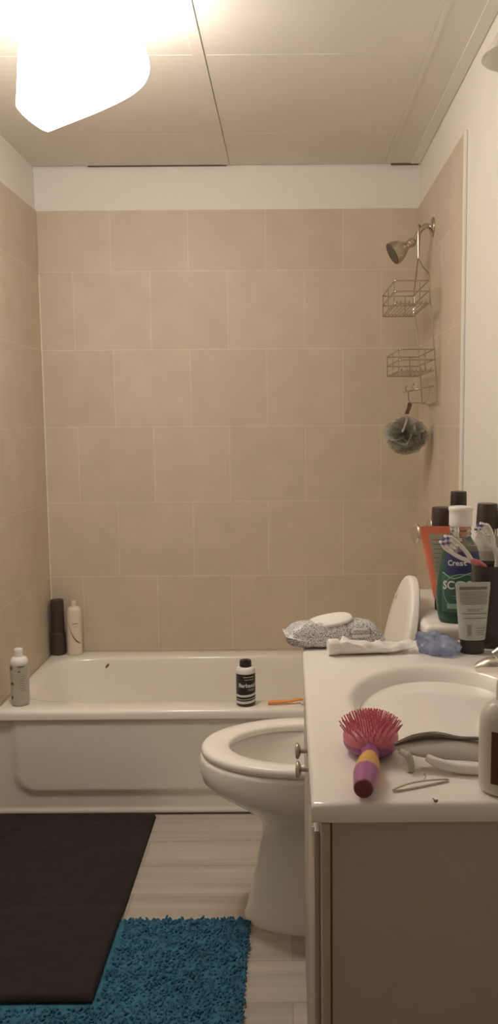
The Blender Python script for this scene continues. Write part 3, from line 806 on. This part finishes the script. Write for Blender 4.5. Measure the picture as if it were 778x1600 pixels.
# wipes pack
wp = thing('wipes_pack', 'grey patterned pack of wet wipes with a white lid on the far left counter corner', 'wipes', (.095, 1.832, CT+.0006), math.radians(8))
def pack():
    bm = B(); nx, ny = 64, 28; L, W, H = .110, .048, .049
    def top(u, v, up):
        x = u*L; e = max(0, 1-abs(u)**9)
        yy = v*(W*(1-.16*abs(u)**3))
        ev = max(0, 1-abs(v)**4)**.6
        h = H*(e**.7)*ev
        cr = .0030*noise.noise(Vector((u*5, v*3, up*2)))+.0022*noise.noise(Vector((u*12, v*7, 3+up)))
        mid = .011+.012*max(0, -u)**2+.004*abs(u)**3
        if up: z = mid + (h-mid)*(e*ev)**.5 if h > mid else mid
        else: z = mid*(1-(e*ev)**.45)
        z += cr*(1 if up else .25)+.0008
        return Vector((x, yy, max(z, 0.0002)+(.0006 if up else 0)))
    A = [[bm.verts.new(top(-1+2*i/nx, -1+2*j/ny, 1)) for j in range(ny+1)] for i in range(nx+1)]
    Bv = [[bm.verts.new(top(-1+2*i/nx, -1+2*j/ny, 0)) for j in range(ny+1)] for i in range(nx+1)]
    for i in range(nx):
        for j in range(ny):
            bm.faces.new((A[i][j], A[i+1][j], A[i+1][j+1], A[i][j+1])); bm.faces.new((Bv[i][j], Bv[i][j+1], Bv[i+1][j+1], Bv[i+1][j]))
    for i in range(nx):
        bm.faces.new((A[i][0], Bv[i][0], Bv[i+1][0], A[i+1][0])); bm.faces.new((A[i][ny], A[i+1][ny], Bv[i+1][ny], Bv[i][ny]))
    for j in range(ny):
        bm.faces.new((A[0][j], A[0][j+1], Bv[0][j+1], Bv[0][j])); bm.faces.new((A[nx][j], Bv[nx][j], Bv[nx][j+1], A[nx][j+1]))
    return bm
def pack_top(u, v, up=.0012):
    L, W, H = .110, .048, .049
    e = max(0, 1-abs(u)**9); ev = max(0, 1-abs(v)**4)**.6; h = H*e**.7*ev; mid = .011+.012*max(0, -u)**2+.004*abs(u)**3
    z = mid+(h-mid)*(e*ev)**.5 if h > mid else mid
    return Vector((u*L, v*W*(1-.16*abs(u)**3)-up*.8, z+.0022+up))
pk = obj('pouch', pack(), M['wipes'], wp, angle=60)
bm = B()
mt = Matrix.Translation((-.006, 0.002, .0465)) @ Matrix.Rotation(math.radians(-9), 4, 'Y') @ Matrix.Rotation(math.radians(8), 4, 'X')
lathe(bm, fillet([(.046, 0), (.050, .002), (.050, .006), (.046, .009), (.03, .0105), (0, .011)], 2), 44, 1, .66, mtx=mt, pw=2.5); obj('flip_lid', bm, M['white'], wp)
bm = B(); patch(bm, lambda u, v: pack_top(u, v, .0018), .30, .66, -.93, -.74, 12, 6); obj('label_patch', bm, M['print_light'], pk)
text_obj('lettering', 'Cottonelle', .0115, M['print'], pk, lambda u, v: pack_top(.48+u/.110, -.835+v/.060, .0026))

# toothpaste tube, lying
tp = thing('toothpaste_tube', 'crumpled white toothpaste tube lying in front of the wipes pack', 'tube', (.163, 1.750, CT+.0005), math.radians(9))
bm = B(); rings = []
m = 34
for j in range(m+1):
    t = j/m; x = -.062+.160*t
    w_ = .0155+.0085*min(1, t*1.3); h_ = .0170*(1-.74*max(0, (t-.1)/.9)**.9)
    if t < .06: w_ *= .75+.25*t/.06; h_ *= .8+.2*t/.06
    ring = []
    for i in range(28):
        a = 2*PI*i/28; c, s = math.cos(a), math.sin(a)
        nn = .0042*noise.noise(Vector((x*38, c*1.6, s*1.6)))*(1 if t > .05 else 0)
        zz = h_*(1+s*.98)+nn*(1+s)
        ring.append(Vector((x, c*(w_+nn*.5), zz + .010*max(0, (t-.55)/.45)**1.5)))
    rings.append(ring)
loft(bm, rings); obj('body', bm, M['white'], tp)
bm = B(); lathe(bm, fillet([(.0135, 0), (.0165, .001), (.0170, .020), (.0150, .0235), (0, .0235)], 1), 28, mtx=axis_m((-.062, 0, .0173), (-1, 0, 0))); obj('cap', bm, M['white'], tp)

# hairbrush
hb = thing('hairbrush', 'pink and purple paddle hairbrush with a yellow grip on the front of the counter', 'brush', (.104, 1.13, CT), 0)
def hl(p): return Vector(p)-Vector((.104, 1.13, CT))
HC = hl((.1185, 1.218, .845))
bm = B(); ball(bm, HC+Vector((0, 0, -.004)), 1, 36, (.0405, .051, .0155)); 
for v in bm.verts:
    if v.co.z < .0006: v.co.z = .0006
bs = obj('base', bm, M['purple'], hb)
bm = B(); ball(bm, HC+Vector((0, 0, .004)), 1, 36, (.0412, .049, .0215)); cu_ = obj('cushion', bm, M['pink'], hb)
bm = B()
for i in range(-6, 7):
    for j in range(-7, 8):
        u, v = (i+(.5 if j % 2 else 0))/6.0, j/6.6
        if u*u+v*v > .96: continue
        z = math.sqrt(max(0, 1-u*u-v*v))
        p = HC+Vector((u*.0405, v*.048, .004+z*.021))
        d = Vector((u*.68, v*.5, .9)).normalized()
        tube(bm, [p-d*.002, p+d*.0145], .0009, 6, rs=[.0012, .0009]); ball(bm, p+d*.0147, .0013, 6)
o = obj('bristles', bm, M['bristle'], hb); o['kind'] = 'stuff'
ha, hz = hl((.115, 1.178, .842)), hl((.0925, 1.046, .8445))
dd = hz-ha
bm = B(); tube(bm, [ha-dd*.05, ha+dd*.22], .012, 22, 0, rs=[.015, .0115]); obj('neck', bm, M['purple'], hb)
bm = B(); tube(bm, [ha+dd*.17, ha+dd*.30, ha+dd*.48, ha+dd*.64], .0165, 26, 5, rs=[.0105, .0145, .0172, .0168]); obj('grip', bm, M['yellow'], hb)
bm = B(); tube(bm, [ha+dd*.60, ha+dd*.64, ha+dd*.82, ha+dd*.985], .016, 26, 5, rs=[.0172, .0178, .0155, .0128]); hc_ = obj('handle_end', bm, M['purple'], hb)
bm = B(); mt = axis_m(ha+dd*.985, dd); lathe(bm, fillet([(.0126, -.001), (.0120, .003), (.006, .0042), (0, .0044)], 2), 24, mtx=mt); obj('end_cap', bm, M['maroon'], hb)

# grey and white hair tool
ht = thing('hair_clip', 'large grey and white plastic hair clip with a glossy dark top, right of the hairbrush', 'hair clip', (.22, 1.165, CT))
def clip_body():
    bm = B(); rings = []; m = 40
    for j in range(m+1):
        t = j/m; x = -.072+.165*t
        zt = .030+.006*math.sin(t*PI*.9+.2)-.010*t*t
        hh = .003+.018*math.sin(min(1, t*1.6+.06)*PI/2)*(1-.35*t)
        dp = .004+.017*math.sin(min(1, t*3+.1)*PI/2)
        ring = []
        for i in range(24):
            a = 2*PI*i/24; c, s = math.cos(a), math.sin(a)
            ring.append(Vector((x, c*dp-.10*(0)*t, zt-hh/2+s*hh/2 + .35*(c*dp))))
        rings.append(ring)
    return loft(bm, rings)
cbx = obj('shell', clip_body(), M['toolgrey'], ht, angle=60)
bm = B()
tube(bm, [(-.074, -.003, .0315), (-.045, .006, .0385), (-.012, .010, .0405), (.022, .008, .036), (.050, .006, .036), (.075, .005, .030), (.094, .004, .022)], .0045, 14, 6, rs=[.002, .0075, .0085, .0055, .0045, .0055, .003], flat=.45)
o = obj('top_blade', bm, M['toolgloss'], ht); o['label'] = 'glossy dark top edge'
bm = B(); tube(bm, [(-.066, -.012, .026), (-.056, -.018, .021), (-.052, -.021, .010), (-.052, -.022, .0006)], .007, 14, 5, rs=[.006, .008, .0075, .008], flat=.55); obj('foot', bm, M['toolgrey'], ht)
bm = B(); tube(bm, [(-.030, -.018, .019), (-.012, -.026, .0125), (.02, -.034, .0085), (.062, -.036, .0088)], .007, 14, 6, rs=[.0052, .0072, .0078, .008]); obj('lower_jaw', bm, M['white'], ht)['label'] = 'white curved lower jaw'

# bobby pin
bm = B()
tube(bm, [(-.040, -.018, .003), (-.020, -.006, .0055), (.005, .004, .0058), (.036, .014, .0035), (.039, .013, .0022), (.036, .0115, .0016), (.01, .0005, .0016), (-.020, -.012, .0016), (-.040, -.0185, .0018)], .0013, 8, 5)
tube(bm, [(.004, .004, .005), (.008, .010, .010), (.007, .014, .011)], .0011, 8, 3); ball(bm, (.007, .014, .011), .0024, 8)
o = obj('bobby_pin', bm, M['bobby'], None, loc=(.174, 1.094, CT+.0002)); tag(o, 'cream bobby pin lying near the front edge of the counter', 'hair pin')
bm = B(); bmesh.ops.create_icosphere(bm, subdivisions=2, radius=.003)
for v in bm.verts: v.co = Vector((v.co.x*1.0, v.co.y*.7, v.co.z*.6))*(1+.4*noise.noise(v.co*600))+Vector((0, 0, .0018))
tube(bm, [(0, 0, .002), (-.0035, .004, .003)], .0008, 6)
o = obj('lint_speck', bm, M['print'], None, loc=(.186, 1.046, CT+.0002)); tag(o, 'tiny grey speck of lint at the front edge of the counter', 'lint')

# lotion bottle at the right edge
body = fillet([(0, 0), (.034, 0), (.038, .006), (.0385, .09), (.036, .108), (.026, .120), (.0155, .124)], 2)
t, pa = bottle('soap_bottle', 'white plastic bottle with a brown label at the right edge of the counter front', (.2865, 1.081, CT+.0003), 0,
    [('body', body, M['frost_white'], dict(sy=.8)), ('neck', fillet([(.0165, .122), (.0165, .146), (.015, .148), (0, .148)], 1), M['toolgrey'], {})])
bm = B(); patch(bm, wrap(interp(body), 1, .8, 0, .0007), -.030, .045, .018, .088, 18, 6); lb = obj('label_panel', bm, M['brownlabel'], pa['body']); lb['label'] = 'dark brown label'
fL = wrap(interp(body), 1, .8, 0, .0013)
marks(lb, fL, M['toolgrey'], [(-.012, .03, .080, .082), (-.012, .03, .047, .0485), (-.012, .03, .043, .044)])

# ------------------------------------------------------------------ rugs
def rug_blue():
    x0, x1, y0, y1 = -.74, -.105, 1.50, 2.120
    t = thing('bath_mat', 'blue shaggy bath mat on the floor, partly under the brown one', 'rug', ((x0+x1)/2, (y0+y1)/2, 0))
    cx, cy = (x0+x1)/2, (y0+y1)/2
    bm = B(); box(bm, x0-cx+.008, x1-cx-.008, y0-cy+.008, y1-cy-.008, .0006, .010, .004); obj('backing', bm, M['rug_blue'], t)
    bm = B(); rr = .045
    for i in range(int((x1-x0)/.0082)):
        for j in range(int((y1-y0)/.0082)):
            x = x0+.004+i*.0082+random.uniform(-.004, .004); y = y0+.004+j*.0082+random.uniform(-.004, .004)
            qx = max(0, abs(x-cx)-(x1-x0)/2+rr); qy = max(0, abs(y-cy)-(y1-y0)/2+rr)
            if math.hypot(qx, qy) > rr: continue
            if x < -.50 and y > 1.80: continue                       # pressed flat under the brown mat
            k = noise.noise(Vector((x*38, y*38, 0)))
            if k < -.36 and random.random() < .75: continue
            h = .0065+.006*max(-.6, k)+random.uniform(0, .002)
            if x < -.44 and y > 1.775: h *= .35
            a = random.uniform(0, 2*PI); l = random.uniform(.002, .0065)
            r = random.uniform(.0030, .0044)
            b = Vector((x-cx, y-cy, .008)); e = b+Vector((l*math.cos(a), l*math.sin(a), h))
            R0 = [bm.verts.new(b+Vector((r*math.cos(q), r*math.sin(q), 0))) for q in (0, PI/2, PI, 3*PI/2)]
            R1 = [bm.verts.new(e+Vector((r*.85*math.cos(q), r*.85*math.sin(q), -.002))) for q in (0, PI/2, PI, 3*PI/2)]
            for q in range(4): bm.faces.new((R0[q], R0[(q+1) % 4], R1[(q+1) % 4], R1[q]))
            tip = bm.verts.new(e+Vector((0, 0, .0006)))
            for q in range(4): bm.faces.new((R1[q], R1[(q+1) % 4], tip))
    p = obj('pile', bm, M['rug_blue'], t, angle=180); p['kind'] = 'stuff'
rug_blue()
def rug_brown():
    x0, x1, y0, y1 = -.978, -.452, 1.785, 2.712
    cx, cy = (x0+x1)/2, (y0+y1)/2
    bm = B(); nx, ny = 110, 190; top = []; bot = []
    for i in range(nx+1):
        ra, rb = [], []
        for j in range(ny+1):
            x = x0+(x1-x0)*i/nx; y = y0+(y1-y0)*j/ny
            up = 1-min(1, max(0, (y-2.10)/.08)); up = up*up*(3-2*up)
            lx = min(1, max(0, (x+.80)/.06)); up *= lx*lx*(3-2*lx)
            basez = .001+.0135*up
            dx = min(x-x0, x1-x); dy = min(y-y0, y1-y); d = min(dx, dy)
            e = min(1, d/.014); e = math.sqrt(max(0, 1-(1-e)**2))
            z = basez+.004+.012*e+.0016*noise.noise(Vector((x*45, y*45, 1)))*e+.002*noise.noise(Vector((x*9, y*9, 4)))*e
            jx = .0015*noise.noise(Vector((y*60, 3, 1))) if i in (0, nx) else 0
            ra.append(bm.verts.new((x-cx+jx, y-cy, z))); rb.append(bm.verts.new((x-cx+jx, y-cy, basez)))
        top.append(ra); bot.append(rb)
    for i in range(nx):
        for j in range(ny):
            bm.faces.new((top[i][j], top[i+1][j], top[i+1][j+1], top[i][j+1])); bm.faces.new((bot[i][j], bot[i][j+1], bot[i+1][j+1], bot[i+1][j]))
    for i in range(nx):
        bm.faces.new((top[i][0], bot[i][0], bot[i+1][0], top[i+1][0])); bm.faces.new((top[i][ny], top[i+1][ny], bot[i+1][ny], bot[i][ny]))
    for j in range(ny):
        bm.faces.new((top[0][j], top[0][j+1], bot[0][j+1], bot[0][j])); bm.faces.new((top[nx][j], bot[nx][j], bot[nx][j+1], top[nx][j+1]))
    o = obj('bath_mat', bm, M['rug_brown'], None, angle=180, loc=(cx, cy, 0)); tag(o, 'dark brown plush bath mat against the tub apron, overlapping the blue one', 'rug')
rug_brown()

# ------------------------------------------------------------------ world, camera, view
wd = bpy.data.worlds.new('room_ambient'); S.world = wd; wd.use_nodes = True
bg = wd.node_tree.nodes['Background']; bg.inputs[0].default_value = (1, .86, .70, 1); bg.inputs[1].default_value = .04
cam = bpy.data.cameras.new('camera'); co = bpy.data.objects.new('camera', cam); COL.objects.link(co)
cam.sensor_fit = 'VERTICAL'; cam.sensor_height = 36; cam.lens = 1327.4*36/1600
cam.shift_x = -62.55/1600
cam.clip_start = .02; cam.clip_end = 50
co.matrix_world = Matrix.Translation((0, 0, 1.316)) @ Matrix.Rotation(PI/2-.1076, 4, 'X') @ Matrix.Rotation(-.0079, 4, 'Z')
S.camera = co
vs = S.view_settings
vs.view_transform = 'Standard'; vs.look = 'None'; vs.gamma = 1; vs.use_curve_mapping = False; vs.exposure = 0
S.cycles.max_bounces = 10; S.cycles.diffuse_bounces = 6; S.cycles.transparent_max_bounces = 16
S.cycles.sample_clamp_indirect = 4; S.cycles.use_denoising = True
